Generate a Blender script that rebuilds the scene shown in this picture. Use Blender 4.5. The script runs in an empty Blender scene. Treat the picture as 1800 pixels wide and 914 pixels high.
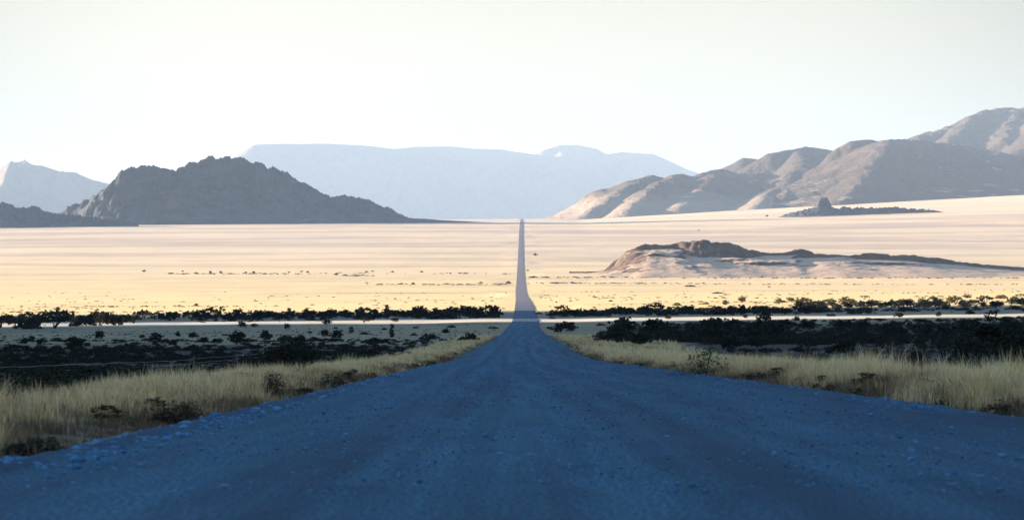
import bpy, math, random
import numpy as np
R = math.radians
scene = bpy.context.scene
# ------------------------------------------------------------------ camera
F = 4250.0          # focal length in photo pixels (1800 px wide)
CX, CY = 917.0, 420.0   # where the level straight-ahead direction meets the photo
CAMH = 1.2
cam_d = bpy.data.cameras.new("camera")
cam = bpy.data.objects.new("camera", cam_d)
scene.collection.objects.link(cam)
cam.location = (0, 0, CAMH)
cam.rotation_euler = (R(90), 0, 0)
cam_d.sensor_width = 36.0
cam_d.lens = 36.0 * F / 1800.0
cam_d.shift_x = (900.0 - CX) / 1800.0
cam_d.shift_y = (CY - 457.0) / 1800.0
cam_d.clip_start = 0.5
cam_d.clip_end = 200000
cam_d.dof.use_dof = True
cam_d.dof.focus_distance = 1500.0
cam_d.dof.aperture_fstop = 3.6
scene.camera = cam
# ------------------------------------------------------------------ sky, sun
SUN_EL, SUN_AZ = 6.5, 17.0      # azimuth: degrees beyond due left of the view
w = bpy.data.worlds.new("World"); scene.world = w
w.use_nodes = True
nt = w.node_tree
bg = nt.nodes['Background']
sky = nt.nodes.new('ShaderNodeTexSky'); sky.sky_type = 'NISHITA'
sky.sun_disc = False
sky.sun_elevation = R(SUN_EL)
sky.sun_rotation = R(-(90 - SUN_AZ))
sky.altitude = 1200; sky.air_density = 1.0; sky.dust_density = 2.0; sky.ozone_density = 3.0
tc = nt.nodes.new('ShaderNodeTexCoord'); sx_ = nt.nodes.new('ShaderNodeSeparateXYZ'); nt.links.new(tc.outputs['Generated'], sx_.inputs[0])
def wmap(a, b, c, d):
    m = nt.nodes.new('ShaderNodeMapRange'); m.interpolation_type = 'SMOOTHSTEP'; nt.links.new(sx_.outputs[2], m.inputs[0])
    for i, v in enumerate((a, b, c, d)): m.inputs[i+1].default_value = v
    return m.outputs[0]
def wmix(f, a, b, mode='MIX'):
    m = nt.nodes.new('ShaderNodeMix'); m.data_type = 'RGBA'; m.blend_type = mode
    for i, v in ((0, f), (6, a), (7, b)):
        if isinstance(v, bpy.types.NodeSocket): nt.links.new(v, m.inputs[i])
        else: m.inputs[i].default_value = v
    return m.outputs[2]
# a dusty pale band low down, the unseen sky overhead boosted and bluer to fill the shade
bwn = nt.nodes.new('ShaderNodeRGBToBW'); nt.links.new(sky.outputs[0], bwn.inputs[0])
dusty = wmix(1.0, bwn.outputs[0], (1.14, 1.06, 0.82, 1), 'MULTIPLY')
skc = wmix(wmap(0.12, 0.42, 0.94, 0.05), sky.outputs[0], dusty)
skc = wmix(1.0, skc, wmap(0.10, 0.40, 0.71, 1.75), 'MULTIPLY')
skc = wmix(1.0, skc, wmap(0.0, 0.10, 0.86, 1.08), 'MULTIPLY')
# sky painted brighter straight ahead, its sides dimmed like a lens vignette
dp = nt.nodes.new('ShaderNodeVectorMath'); dp.operation = 'DOT_PRODUCT'; nt.links.new(tc.outputs['Generated'], dp.inputs[0]); dp.inputs[1].default_value = (0, 0.9968, 0.08)
lb = nt.nodes.new('ShaderNodeMapRange'); lb.interpolation_type = 'SMOOTHSTEP'; nt.links.new(dp.outputs['Value'], lb.inputs[0])
for i, v in enumerate((0.970, 0.9975, 0.70, 1.0)): lb.inputs[i+1].default_value = v
skc = wmix(1.0, skc, lb.outputs[0], 'MULTIPLY')
nt.links.new(skc, bg.inputs[0]); bg.inputs[1].default_value = 0.075
sd = bpy.data.lights.new("sun", 'SUN'); sun = bpy.data.objects.new("sun", sd)
scene.collection.objects.link(sun)
sd.energy = 5.0; sd.angle = R(0.5); sd.color = (1.0, 0.83, 0.62)
_c, _s, _e = math.cos(R(SUN_AZ)), math.sin(R(SUN_AZ)), math.tan(R(SUN_EL))
LD = np.array([_c, -_s, -_e]); LD /= np.linalg.norm(LD)     # direction light travels
from mathutils import Vector
sun.rotation_euler = Vector(LD).to_track_quat('-Z', 'Y').to_euler()
sun.location = (-400, 80, 300)
scene.view_settings.view_transform = 'Standard'
scene.view_settings.look = 'None'
scene.view_settings.gamma = 1.0
scene.view_settings.exposure = 2.65
scene.view_settings.use_curve_mapping = False
try:
    scene.cycles.volume_bounces = 1
    scene.cycles.max_bounces = 5
    scene.cycles.diffuse_bounces = 2
    scene.cycles.transparent_max_bounces = 8
except Exception:
    pass

# ------------------------------------------------------------------ helpers
rng = np.random.default_rng(11)
random.seed(5)
COL = scene.collection

def hsh(ix, iy, seed):
    n = (ix.astype(np.int64) * 374761393 + iy.astype(np.int64) * 668265263 + seed * 1442695041) & 0x7fffffff
    n = ((n ^ (n >> 13)) * 1274126177) & 0x7fffffff
    return ((n ^ (n >> 16)) & 0xffffff) / float(0xffffff)

def vnoise(x, y, seed=0):
    x = np.asarray(x, float); y = np.asarray(y, float)
    ix = np.floor(x); iy = np.floor(y); fx = x - ix; fy = y - iy
    fx = fx*fx*fx*(fx*(fx*6-15)+10); fy = fy*fy*fy*(fy*(fy*6-15)+10)
    a = hsh(ix, iy, seed); b = hsh(ix+1, iy, seed); c = hsh(ix, iy+1, seed); d = hsh(ix+1, iy+1, seed)
    return (a*(1-fx)+b*fx)*(1-fy)+(c*(1-fx)+d*fx)*fy

def fbm(x, y, oct=5, seed=0, gain=0.5):
    s = 0; a = 1.0; t = 0; f = 1.0
    for o in range(oct):
        s = s + a*(vnoise(x*f+o*17.3, y*f-o*9.1, seed+o)*2-1); t += a; a *= gain; f *= 2.03
    return s/t

def ridged(x, y, oct=4, seed=0):
    s = 0; a = 1.0; t = 0; f = 1.0
    for o in range(oct):
        s = s + a*(1-np.abs(vnoise(x*f+o*7.7, y*f+o*3.1, seed+o)*2-1)); t += a; a *= 0.5; f *= 2.1
    return s/t

def worley(x, y, seed=0):
    """rounded boulders: 1 at cell points, 0 between"""
    ix = np.floor(x); iy = np.floor(y); best = np.full(x.shape, 9.0); hv = np.zeros(x.shape)
    for dx in (-1, 0, 1):
        for dy in (-1, 0, 1):
            cx, cy = ix+dx, iy+dy
            px = cx + hsh(cx, cy, seed); py = cy + hsh(cx, cy, seed+77)
            d = (x-px)**2+(y-py)**2
            m = d < best; best = np.where(m, d, best); hv = np.where(m, hsh(cx, cy, seed+5), hv)
    return np.sqrt(np.maximum(0, 1-best/0.6))*(0.35+0.65*hv)

def sst(a, b, x):
    t = np.clip((np.asarray(x, float)-a)/(b-a), 0, 1); return t*t*(3-2*t)

def mesh_obj(name, verts, faces, mats, uv=None, cols=None, smooth=True, matidx=None, parent=None, link=True):
    """verts (n,3) array, faces (m,k) array of equal-size polygons (or list of arrays)"""
    if isinstance(faces, (list, tuple)) and len(faces) and isinstance(faces[0], np.ndarray): fl = list(faces)
    else: fl = [np.asarray(faces)]
    fl = [f for f in fl if len(f)]
    me = bpy.data.meshes.new(name)
    verts = np.asarray(verts, np.float32)
    me.vertices.add(len(verts)); me.vertices.foreach_set('co', verts.ravel())
    loops = np.concatenate([f.ravel() for f in fl]).astype(np.int32)
    sizes = np.concatenate([np.full(len(f), f.shape[1]) for f in fl]).astype(np.int32)
    starts = np.concatenate([[0], np.cumsum(sizes)[:-1]]).astype(np.int32)
    me.loops.add(len(loops)); me.loops.foreach_set('vertex_index', loops)
    me.polygons.add(len(sizes)); me.polygons.foreach_set('loop_start', starts)
    if matidx is not None: me.polygons.foreach_set('material_index', np.asarray(matidx, np.int32))
    me.update(calc_edges=True)
    me.polygons.foreach_set('use_smooth', np.full(len(sizes), smooth, dtype=bool))
    if cols is not None:
        for nm, arr in cols.items():
            at = me.attributes.new(nm, 'FLOAT', 'POINT'); at.data.foreach_set('value', np.asarray(arr, np.float32).ravel())
    if uv is not None:
        l = me.uv_layers.new(name='UVMap'); l.data.foreach_set('uv', np.asarray(uv, np.float32)[loops].ravel())
    for m in (mats if isinstance(mats, (list, tuple)) else [mats]): me.materials.append(m)
    me.validate()
    o = bpy.data.objects.new(name, me)
    if link: COL.objects.link(o)
    if parent is not None: o.parent = parent
    return o

def grid_faces(nr, nc):
    a = (np.arange(nr-1)[:, None]*nc + np.arange(nc-1)[None, :]).ravel()
    return np.stack([a, a+1, a+1+nc, a+nc], 1)

def tag(o, label=None, cat=None, group=None, kind=None):
    if label: o['label'] = label
    if cat: o['category'] = cat
    if group: o['group'] = group
    if kind: o['kind'] = kind
    return o

# ---- node helpers
class M:
    def __init__(s, name):
        s.m = bpy.data.materials.new(name); s.m.use_nodes = True; s.t = s.m.node_tree
        s.b = s.t.nodes['Principled BSDF']; s.b.inputs['Roughness'].default_value = 0.95
        s.b.inputs['Specular IOR Level'].default_value = 0.1
    def n(s, typ, **kw):
        nd = s.t.nodes.new(typ)
        for k, v in kw.items(): setattr(nd, k, v)
        return nd
    def set(s, inp, v):
        if hasattr(v, 'links') or isinstance(v, bpy.types.NodeSocket): s.t.links.new(v, inp)
        else: inp.default_value = v
    def coord(s): return s.n('ShaderNodeTexCoord').outputs['Object']
    def uv(s): return s.n('ShaderNodeTexCoord').outputs['UV']
    def attr(s, name): return s.n('ShaderNodeAttribute', attribute_name=name).outputs['Fac']
    def scale(s, vec, sc, loc=(0, 0, 0)):
        m = s.n('ShaderNodeMapping'); s.set(m.inputs[0], vec); m.inputs['Scale'].default_value = sc; m.inputs['Location'].default_value = loc
        return m.outputs[0]
    def noise(s, vec, sc=1.0, det=4.0, rough=0.55, dist=0.0):
        n = s.n('ShaderNodeTexNoise'); s.set(n.inputs['Vector'], vec); n.inputs['Scale'].default_value = sc
        n.inputs['Detail'].default_value = det; n.inputs['Roughness'].default_value = rough; n.inputs['Distortion'].default_value = dist
        return n.outputs['Fac']
    def ramp(s, fac, a, b):
        m = s.n('ShaderNodeMapRange'); m.interpolation_type = 'SMOOTHSTEP'; s.set(m.inputs[0], fac)
        m.inputs[1].default_value = a; m.inputs[2].default_value = b
        return m.outputs[0]
    def mix(s, f, a, b, mode='MIX'):
        m = s.n('ShaderNodeMix', data_type='RGBA', blend_type=mode)
        s.set(m.inputs[0], f)
        for i, v in ((6, a), (7, b)):
            if isinstance(v, tuple): m.inputs[i].default_value = (*v, 1)
            else: s.set(m.inputs[i], v)
        return m.outputs[2]
    def math(s, op, a, b=0.0):
        m = s.n('ShaderNodeMath', operation=op); s.set(m.inputs[0], a); s.set(m.inputs[1], b); return m.outputs[0]
    def bump(s, h, strength=0.5, dist=0.05):
        b = s.n('ShaderNodeBump'); s.set(b.inputs['Height'], h); b.inputs['Strength'].default_value = strength
        b.inputs['Distance'].default_value = dist; s.t.links.new(b.outputs[0], s.b.inputs['Normal'])
    def color(s, v):
        if isinstance(v, tuple): s.b.inputs['Base Color'].default_value = (*v, 1)
        else: s.t.links.new(v, s.b.inputs['Base Color'])

# ------------------------------------------------------------------ terrain profile along the road
PD = np.array([-4000, 0, 60, 140, 212, 282, 442, 620, 920, 1175, 1493, 1850, 2250, 2800, 3400, 3946, 4600, 5525, 6500, 8000, 9300, 11000, 13000, 17000, 20000, 26000, 45000, 64000], float)
PY = {282: 622.5, 442: 602, 620: 592, 920: 577.5, 1175: 565, 1493: 547, 1850: 534.5, 2250: 527, 2800: 519, 3400: 506, 3946: 493, 4600: 479, 5525: 461,
      6500: 438, 8000: 411, 9300: 394.5, 11000: 390.5, 13000: 388, 17000: 385.6}
PZ = []
for d in PD:
    if d < 0: PZ.append(40.0)
    elif d <= 212: PZ.append(-d*192/F)
    elif d in PY: PZ.append(CAMH + d*(CY-PY[d])/F)
    elif d == 20000: PZ.append(150)
    else: PZ.append(135)
PZ = np.array(PZ, float)
def _tang(x, y):                         # monotone cubic (Fritsch-Carlson)
    h = np.diff(x); s = np.diff(y)/h; m = np.zeros(len(x)); m[0] = s[0]; m[-1] = s[-1]
    for i in range(1, len(x)-1):
        m[i] = 0 if s[i-1]*s[i] <= 0 else (h[i-1]+h[i])*3/((2*h[i]+h[i-1])/s[i-1]+(h[i]+2*h[i-1])/s[i])
    return m
PM = _tang(PD, PZ)
def herm(x, X, Y, T):
    x = np.clip(x, X[0], X[-1]); i = np.clip(np.searchsorted(X, x)-1, 0, len(X)-2)
    h = X[i+1]-X[i]; t = (x-X[i])/h
    return (2*t**3-3*t**2+1)*Y[i]+(t**3-2*t**2+t)*h*T[i]+(-2*t**3+3*t**2)*Y[i+1]+(t**3-t**2)*h*T[i+1]
def prof(d):
    d = np.asarray(d, float)
    near = -d*192/F
    return np.where((d >= -60) & (d < 150), near, herm(d, PD, PZ, PM))
XD = np.array([-100, 20, 38, 106, 200, 282, 442, 920, 1175, 1493, 2210, 3250, 3946, 5525, 8246, 10045, 17000, 64000], float)
XC = np.array([1.45, 1.45, 1.45, 1.0, 0.4, 0.1, 0.5, 0.7, 1.8, 1.9, 1.0, -1.5, -1.9, -2.6, -2.0, 0, 0, 0], float)
XM = _tang(XD, XC)
def xc(d): return herm(np.asarray(d, float), XD, XC, XM)
HW = 6.6                                   # half the road's width

def height(x, d):
    x = np.asarray(x, float); d = np.asarray(d, float)
    z = prof(d)
    a = np.abs(x-xc(d)); out = sst(HW+1.5, HW+40, a)
    sgn = x-xc(d)
    z = z + out*sst(600, 1000, d)*(1-sst(2300, 3500, d))*0.015*np.clip(x, -800, 600)
    rx = np.maximum(0, x-0.02*d-60)
    z = z + sst(6500, 13500, d)*(1-sst(20000, 30000, d))*0.060*rx*1.0/(1+rx/30000)
    z = z + sst(3000, 8000, d)*(-0.004)*np.maximum(0, -x)*out
    # small swells away from the road
    z = z + out*(fbm(x/55, d/70, 3, 3)*0.5*sst(100, 400, d) + fbm(x/400, d/260, 4, 8)*2.2*sst(900, 3000, d))
    # verge bank
    bank = sst(HW-0.1, HW+2.2, a)*np.where(sgn < 0, 0.18, 0.28)*(1-sst(200, 500, d))
    dip = sst(HW+2.5, HW+14, a)*np.where(sgn < 0, -0.9, -0.5)*(1-sst(300, 700, d))
    z = z + bank + dip + sst(HW, HW+3, a)*fbm(x/2.2, d/3.0, 3, 21)*0.13*(1-sst(150, 400, d))
    return z

def px_ground(px, py, dmin=15, dmax=20000):
    """the ground point seen at a photo pixel"""
    ds = np.geomspace(dmin, dmax, 3000)
    zr = CAMH + ds*(CY-py)/F; g = height((px-CX)/F*ds, ds)
    k = np.argmax(zr < g)
    if not (zr < g).any(): k = len(ds)-1
    d = ds[k]
    return np.array([(px-CX)/F*d, d, float(height((px-CX)/F*d, d))])

# ---- ground sheet
rows = np.concatenate([np.linspace(-900, -60, 8), np.linspace(-50, 15, 14), np.geomspace(16, 900, 330), np.geomspace(910, 21000, 420), np.linspace(22000, 62000, 12)])
inner = np.concatenate([[0, HW*0.5, HW-0.4, HW], HW + np.array([0.4, 0.9, 1.5])])
NI = 120
cols_pos = []
def col_x(d):
    wmax = 40 + 0.30*abs(d)
    q = np.linspace(0, 1, NI)[1:]
    side = HW+1.5 + (wmax)*(0.35*q+0.65*q**2)
    far = np.array([1.4, 2.2, 4.0])*0 + np.array([0.12, 0.4, 1.0])
    o = side[-1] + (19500-side[-1])*far
    r = np.concatenate([inner, side, o])
    return np.concatenate([-r[::-1], r[1:]])
X = np.stack([col_x(d) for d in rows]); D = np.repeat(rows[:, None], X.shape[1], 1)
nearc = np.abs(X) < 18000
X = X + xc(D)*nearc
Z = height(X, D)
verge = sst(HW-0.2, HW+0.6, np.abs(X-xc(D)))
wob = fbm(X/9, D/16, 3, 31)
lat = X-xc(D)
# where dark low scrub ground shows between the verge grass and the pale flats
llim = np.clip(5.0+0.115*D, 8, 15.5)
scrub_l = sst(0, 2.5, -lat+wob*4-llim)*sst(30, 40, D)*(1-sst(380, 520, D+wob*60))
scrub_r = sst(20, 27, lat+wob*6-0.018*(D-200))*sst(60, 90, D)*(1-sst(850, 1040, D+wob*60))
scrub = np.clip(scrub_l+scrub_r*0.95, 0, 1)
gv = np.stack([X, D, Z], -1).reshape(-1, 3)

# ground material
g = M('ground'); co = g.coord()
sep = g.n('ShaderNodeSeparateXYZ'); g.t.links.new(co, sep.inputs[0]); gx, gy = sep.outputs[0], sep.outputs[1]
big = g.noise(g.scale(co, (0.0006, 0.0030, 0)), 1.0, 6, 0.6, 0.3)
mid = g.noise(g.scale(co, (0.0016, 0.014, 0)), 1.0, 6, 0.65, 0.5)
fine = g.noise(g.scale(co, (0.25, 0.25, 0)), 1.0, 5, 0.7)
patch = g.noise(g.scale(co, (0.02, 0.05, 0)), 1.0, 5, 0.6, 0.6)
pale = (0.80, 0.575, 0.36); rose = (0.58, 0.415, 0.29); gold = (0.87, 0.61, 0.26); straw = (0.26, 0.215, 0.12)
c = g.mix(g.ramp(big, 0.44, 0.60), pale, rose)
c = g.mix(g.math('MULTIPLY', g.ramp(mid, 0.52, 0.74), 0.6), c, (0.42, 0.30, 0.26))
tuft = g.noise(g.scale(co, (0.010, 0.05, 0)), 1.0, 5, 0.7)
c = g.mix(g.math('MULTIPLY', g.ramp(tuft, 0.54, 0.72), 0.65), c, (0.36, 0.26, 0.20))
yel = g.math('MULTIPLY', g.ramp(gy, 7800, 1300), 0.9)
c = g.mix(yel, c, g.mix(g.ramp(mid, 0.56, 0.72), gold, (0.38, 0.25, 0.13)))
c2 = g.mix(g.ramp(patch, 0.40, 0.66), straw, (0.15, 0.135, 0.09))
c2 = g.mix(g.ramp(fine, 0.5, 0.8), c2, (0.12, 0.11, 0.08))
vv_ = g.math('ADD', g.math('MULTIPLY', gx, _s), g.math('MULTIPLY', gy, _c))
sunlit_strip_c = g.mix(g.ramp(mid, 0.5, 0.7), (0.70, 0.56, 0.38), (0.52, 0.41, 0.28))  # brightness of the sunlit strip painted into the ground colour
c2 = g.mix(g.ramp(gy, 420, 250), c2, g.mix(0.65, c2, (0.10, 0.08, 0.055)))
c2 = g.mix(g.math('MULTIPLY', g.ramp(vv_, 1085, 1112), g.ramp(vv_, 1222, 1196)), g.mix(g.ramp(gy, 1225, 1275), c2, (0.20, 0.165, 0.12)), sunlit_strip_c)
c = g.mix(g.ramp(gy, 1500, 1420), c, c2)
c = g.mix(g.attr('scrub'), c, g.mix(g.ramp(patch, 0.62, 0.80), (0.018, 0.018, 0.02), (0.08, 0.075, 0.055)))
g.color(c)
hb = g.math('ADD', g.math('MULTIPLY', fine, 0.35), g.math('MULTIPLY', g.noise(g.scale(co, (2.5, 2.5, 0)), 1, 3), 0.1))
g.bump(hb, 0.6, 0.5)
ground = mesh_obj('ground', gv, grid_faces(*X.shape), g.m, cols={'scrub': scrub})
tag(ground, kind='structure')

# ---- road
rd = np.concatenate([np.linspace(-30, 15, 30), rows[(rows >= 16) & (rows <= 18000)]])
u = np.linspace(-1, 1, 101)
U = np.repeat(u[None, :], len(rd), 0)*HW; DR = np.repeat(rd[:, None], len(u), 1)
edge = (sst(0.86, 1.0, np.abs(U)/HW))
edgew = 1 + 0.035*fbm(DR/7.0, np.sign(U)*3.0, 4, 41)*(DR < 1200) + 0.07*fbm(DR/60.0, np.sign(U)*5.0, 4, 47)*sst(500, 1500, DR) + 0.015*fbm(DR/1.4, np.sign(U)*3.0, 2, 45)*(DR < 300)
XR = xc(DR) + U*np.where(np.abs(U) > HW*0.9, edgew, 1)
lift = np.interp(DR, [0, 60, 400, 1500, 5000, 17000], [0.02, 0.03, 0.06, 0.15, 0.4, 0.8])
# wheel ruts, a crown and small washboard ripples
rut = -0.035*np.exp(-((np.abs(U+1.45)-0.95)/0.42)**2) - 0.03*np.exp(-((np.abs(U-2.6)-0.95)/0.42)**2)
ZR = prof(DR) + lift + 0.05 + (rut + 0.05*(1-(U/HW)**2) + 0.05*np.exp(-((np.abs(U)/HW-0.95)/0.05)**2))*(1-sst(400, 900, DR)) - 0.09*sst(0.965, 1.0, np.abs(U)/HW) \
     + (fbm(XR/1.3, DR/1.3, 3, 60)*0.02 + fbm(XR/0.9, DR/9, 3, 64)*0.025)*(DR < 400)
rv = np.stack([XR, DR, ZR], -1).reshape(-1, 3); ruv = np.stack([U, DR], -1).reshape(-1, 2)
r = M('gravel'); uvv = r.uv()
st1 = r.noise(r.scale(uvv, (1.1, 0.012, 0)), 1.0, 5, 0.6, 0.2)
st2 = r.noise(r.scale(uvv, (3.5, 0.05, 0)), 1.0, 4, 0.6)
pa = r.noise(r.scale(uvv, (0.55, 0.10, 0)), 1.0, 5, 0.6, 0.3)
gr = r.noise(r.scale(uvv, (24.0, 9.0, 0)), 1.0, 4, 0.75)
gr2 = r.noise(r.scale(uvv, (40.0, 40.0, 0)), 1.0, 3, 0.7)
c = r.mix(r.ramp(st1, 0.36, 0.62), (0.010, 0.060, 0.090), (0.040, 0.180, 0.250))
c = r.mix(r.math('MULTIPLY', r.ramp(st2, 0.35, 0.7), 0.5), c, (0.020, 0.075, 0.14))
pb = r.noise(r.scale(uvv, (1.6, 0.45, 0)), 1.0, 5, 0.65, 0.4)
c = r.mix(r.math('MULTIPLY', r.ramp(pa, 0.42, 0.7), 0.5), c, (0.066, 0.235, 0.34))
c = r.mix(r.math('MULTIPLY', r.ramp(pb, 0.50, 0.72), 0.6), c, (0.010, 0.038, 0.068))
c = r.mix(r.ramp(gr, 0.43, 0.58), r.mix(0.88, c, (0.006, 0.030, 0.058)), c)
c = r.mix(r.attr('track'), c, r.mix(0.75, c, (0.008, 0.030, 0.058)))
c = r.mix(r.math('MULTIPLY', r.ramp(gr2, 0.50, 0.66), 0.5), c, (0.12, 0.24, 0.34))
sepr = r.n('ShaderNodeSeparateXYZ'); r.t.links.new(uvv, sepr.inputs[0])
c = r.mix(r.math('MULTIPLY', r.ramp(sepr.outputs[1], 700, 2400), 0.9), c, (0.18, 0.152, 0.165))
r.color(c)
r.bump(r.math('ADD', r.math('MULTIPLY', gr, 0.6), r.math('MULTIPLY', gr2, 0.4)), 0.9, 0.06)
trk = sum(a_*np.exp(-((U-u0-0.12*fbm(DR/18, DR*0+u0, 2, 66))/w_)**2) for u0, w_, a_ in ((0.65, 0.28, 0.75), (-1.85, 0.24, 0.6), (-3.4, 0.30, 0.75), (2.9, 0.3, 0.5), (4.9, 1.0, 0.7), (6.3, 0.9, 0.8), (-6.1, 0.7, 0.6)))
trk = np.clip(trk*(0.75+0.5*fbm(XR/2, DR/12, 3, 68)), 0, 1)
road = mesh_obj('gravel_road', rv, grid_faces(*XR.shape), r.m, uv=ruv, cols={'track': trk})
tag(road, kind='structure')

# ------------------------------------------------------------------ hills from ridge lines
def P3(px, py, d): return ((px-CX)/F*d, d, CAMH+(CY-py)/F*d)
def ridge(pts, d=None, turn=None):
    """turn=(x0, x1, k): add k metres of distance across that span of the photo"""
    if turn: pts = [(p[0], p[1], (p[2] if len(p) > 2 else d)+turn[2]*min(1, max(0, (p[0]-turn[0])/(turn[1]-turn[0])))) for p in pts]
    return np.array([P3(p[0], p[1], p[2] if len(p) > 2 else d) for p in pts])
def hill(name, ridges, x0, x1, d0, d1, nx, nd, mat, prof_fn, warp=0.3, wl=400, disp=None, base_off=-6, seed=0, kind='structure', base=None, ax=1.0, rnd=0.0):
    xs = np.linspace(x0, x1, nx); dd = np.linspace(d0, d1, nd)
    Xh, Dh = np.meshgrid(xs, dd)
    # domain warp makes gullies and spurs
    wx = fbm(Xh/wl, Dh/wl, 4, seed)*wl*warp; wy = fbm(Xh/wl+31, Dh/wl+5, 4, seed+9)*wl*warp
    H = np.full(Xh.shape, -1e4)
    for rr in ridges:
        pts, fn = (rr if isinstance(rr, tuple) else (rr, prof_fn))
        best = np.full(Xh.shape, -1e4)
        for a, b in zip(pts[:-1], pts[1:]):
            ex, ey = b[0]-a[0], b[1]-a[1]; L2 = ex*ex+ey*ey+1e-6
            # the crest itself is only lightly warped, the flanks fully
            for it in range(1):
                t = np.clip(((Xh-a[0])*ex+(Dh-a[1])*ey)/L2, 0, 1)
                dist0 = np.hypot((Xh-(a[0]+t*ex))*ax, Dh-(a[1]+t*ey))
                f = sst(0, wl*1.2, dist0)
                Xw, Yw = Xh+wx*f, Dh+wy*f
                t = np.clip(((Xw-a[0])*ex+(Yw-a[1])*ey)/L2, 0, 1)
                dist = np.hypot((Xw-(a[0]+t*ex))*ax, Yw-(a[1]+t*ey))
            dist = np.sqrt(dist*dist+rnd*rnd)-rnd
            h = a[2]+t*(b[2]-a[2]) - fn(dist)
            best = np.maximum(best, h)
        H = np.maximum(H, best)
    G = height(Xh, Dh) if base is None else np.full(Xh.shape, float(base))
    if disp is not None: H = H + disp(Xh, Dh, H-G)
    H = np.maximum(H, G+base_off)
    f = grid_faces(*Xh.shape)
    hv = (H-G).ravel(); keep = (hv[f] > base_off+0.01).any(1)
    o = mesh_obj(name, np.stack([Xh, Dh, H], -1).reshape(-1, 3), f[keep], mat)
    return tag(o, kind=kind)

def rock_mat(name, a, b, sc, b2=None, slope=None, low=None):
    m = M(name); co = m.coord()
    n1 = m.noise(m.scale(co, (sc, sc, sc*2)), 1.0, 6, 0.65, 0.4); n2 = m.noise(m.scale(co, (sc*9, sc*9, sc*9)), 1.0, 5, 0.7)
    c = m.mix(m.ramp(n1, 0.38, 0.64), a, b)
    c = m.mix(m.math('MULTIPLY', m.ramp(n2, 0.45, 0.7), 0.5), c, b2 or tuple(v*0.55 for v in a))
    if slope:   # loose pale sand lies on the gentler slopes
        ge = m.n('ShaderNodeNewGeometry'); s_ = m.n('ShaderNodeSeparateXYZ'); m.t.links.new(ge.outputs['True Normal'], s_.inputs[0])
        nz = m.math('ADD', s_.outputs[2], m.math('MULTIPLY', m.math('SUBTRACT', n1, 0.5), 0.12))
        c = m.mix(m.ramp(nz, slope[0], slope[1]), c, slope[2])
    c = m.mix(m.math('MULTIPLY', m.ramp(n1, 0.5, 0.68), 0.3), c, a)
    if low:     # sand blown up over the foot of the slope
        sz = m.n('ShaderNodeSeparateXYZ'); m.t.links.new(co, sz.inputs[0])
        c = m.mix(m.math('MULTIPLY', m.ramp(m.math('ADD', sz.outputs[2], m.math('MULTIPLY', n1, -150)), low[0]-75, low[1]-75), 0.75), c, (0.34, 0.255, 0.195))
    m.color(c); n3 = m.noise(m.scale(co, (sc*30, sc*30, sc*30)), 1.0, 5, 0.75)
    m.bump(m.math('ADD', n1, m.math('ADD', m.math('MULTIPLY', n2, 0.35), m.math('MULTIPLY', n3, 0.12))), 0.7, 0.14/sc)
    return m.m
m_rock = rock_mat('dark_rock', (0.050, 0.062, 0.082), (0.085, 0.086, 0.098), 0.012, (0.018, 0.018, 0.02), (0.95, 0.99, (0.16, 0.125, 0.11)))
m_slope = rock_mat('mountain_slope', (0.088, 0.062, 0.052), (0.056, 0.042, 0.038), 0.0016, (0.05, 0.038, 0.035), (0.982, 1.0, (0.33, 0.25, 0.20)))
m_far = rock_mat('far_rock', (0.12, 0.10, 0.092), (0.17, 0.14, 0.12), 0.0006, (0.06, 0.052, 0.05))
m_dune = rock_mat('sandy_hill', (0.10, 0.07, 0.06), (0.15, 0.11, 0.085), 0.03, (0.05, 0.04, 0.035), (0.92, 0.975, (0.50, 0.355, 0.25)))

# rocky hill on the left
lh = ridge([(60, 396), (100, 376), (123, 364), (150, 354), (173, 338), (193, 324), (200, 311), (213, 303), (233, 296), (250, 291), (277, 293), (310, 294), (328, 286), (335, 280),
            (350, 281), (363, 277), (400, 278), (423, 276), (432, 281), (453, 283), (467, 290), (500, 303), (520, 315), (540, 323), (557, 328), (567, 337), (580, 346), (593, 344), (600, 345),
            (633, 346), (647, 351), (667, 359), (687, 368), (700, 374), (717, 382), (770, 386), (850, 390), (930, 393)], 9950, (190, 720, 750))
def lh_disp(x, y, h):
    k = sst(5, 60, h)
    return k*(worley(x/13, y/13, 3)*8 + worley(x/30, y/30, 7)*15 + worley(x/62, y/62, 9)*14 - 20 + fbm(x/90, y/90, 3, 5)*12 + (ridged(x/70, y/130, 3, 8)-0.6)*24*sst(0, 1, 1-np.clip(h/260, 0, 1)))
hill('rocky_hill', [lh, ridge([(345, 285, 10170), (322, 310, 10020), (312, 335, 9900)]),
                    ridge([(450, 283, 10320), (452, 330, 10080)])],
     -2300, 60, 9300, 11600, 640, 320, m_rock, lambda s: 175*(1-np.exp(-s/170))+0.33*s, 0.42, 230, lh_disp, seed=2)
# small dark outcrop at the left edge
lr = ridge([(-90, 362), (-40, 363), (0, 359), (10, 357), (15, 361), (30, 365), (45, 369), (55, 364), (67, 364), (77, 371), (92, 376), (115, 378), (150, 381), (200, 387), (240, 393)], 9200)
hill('rocky_hill', [lr], -2350, -1300, 8900, 9600, 420, 160, m_rock, lambda s: 45*(1-np.exp(-s/55))+0.22*s, 0.3, 80,
     lambda x, y, h: sst(2, 20, h)*(worley(x/13, y/13, 13)*10+worley(x/26, y/26, 17)*8-6), seed=12)
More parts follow.
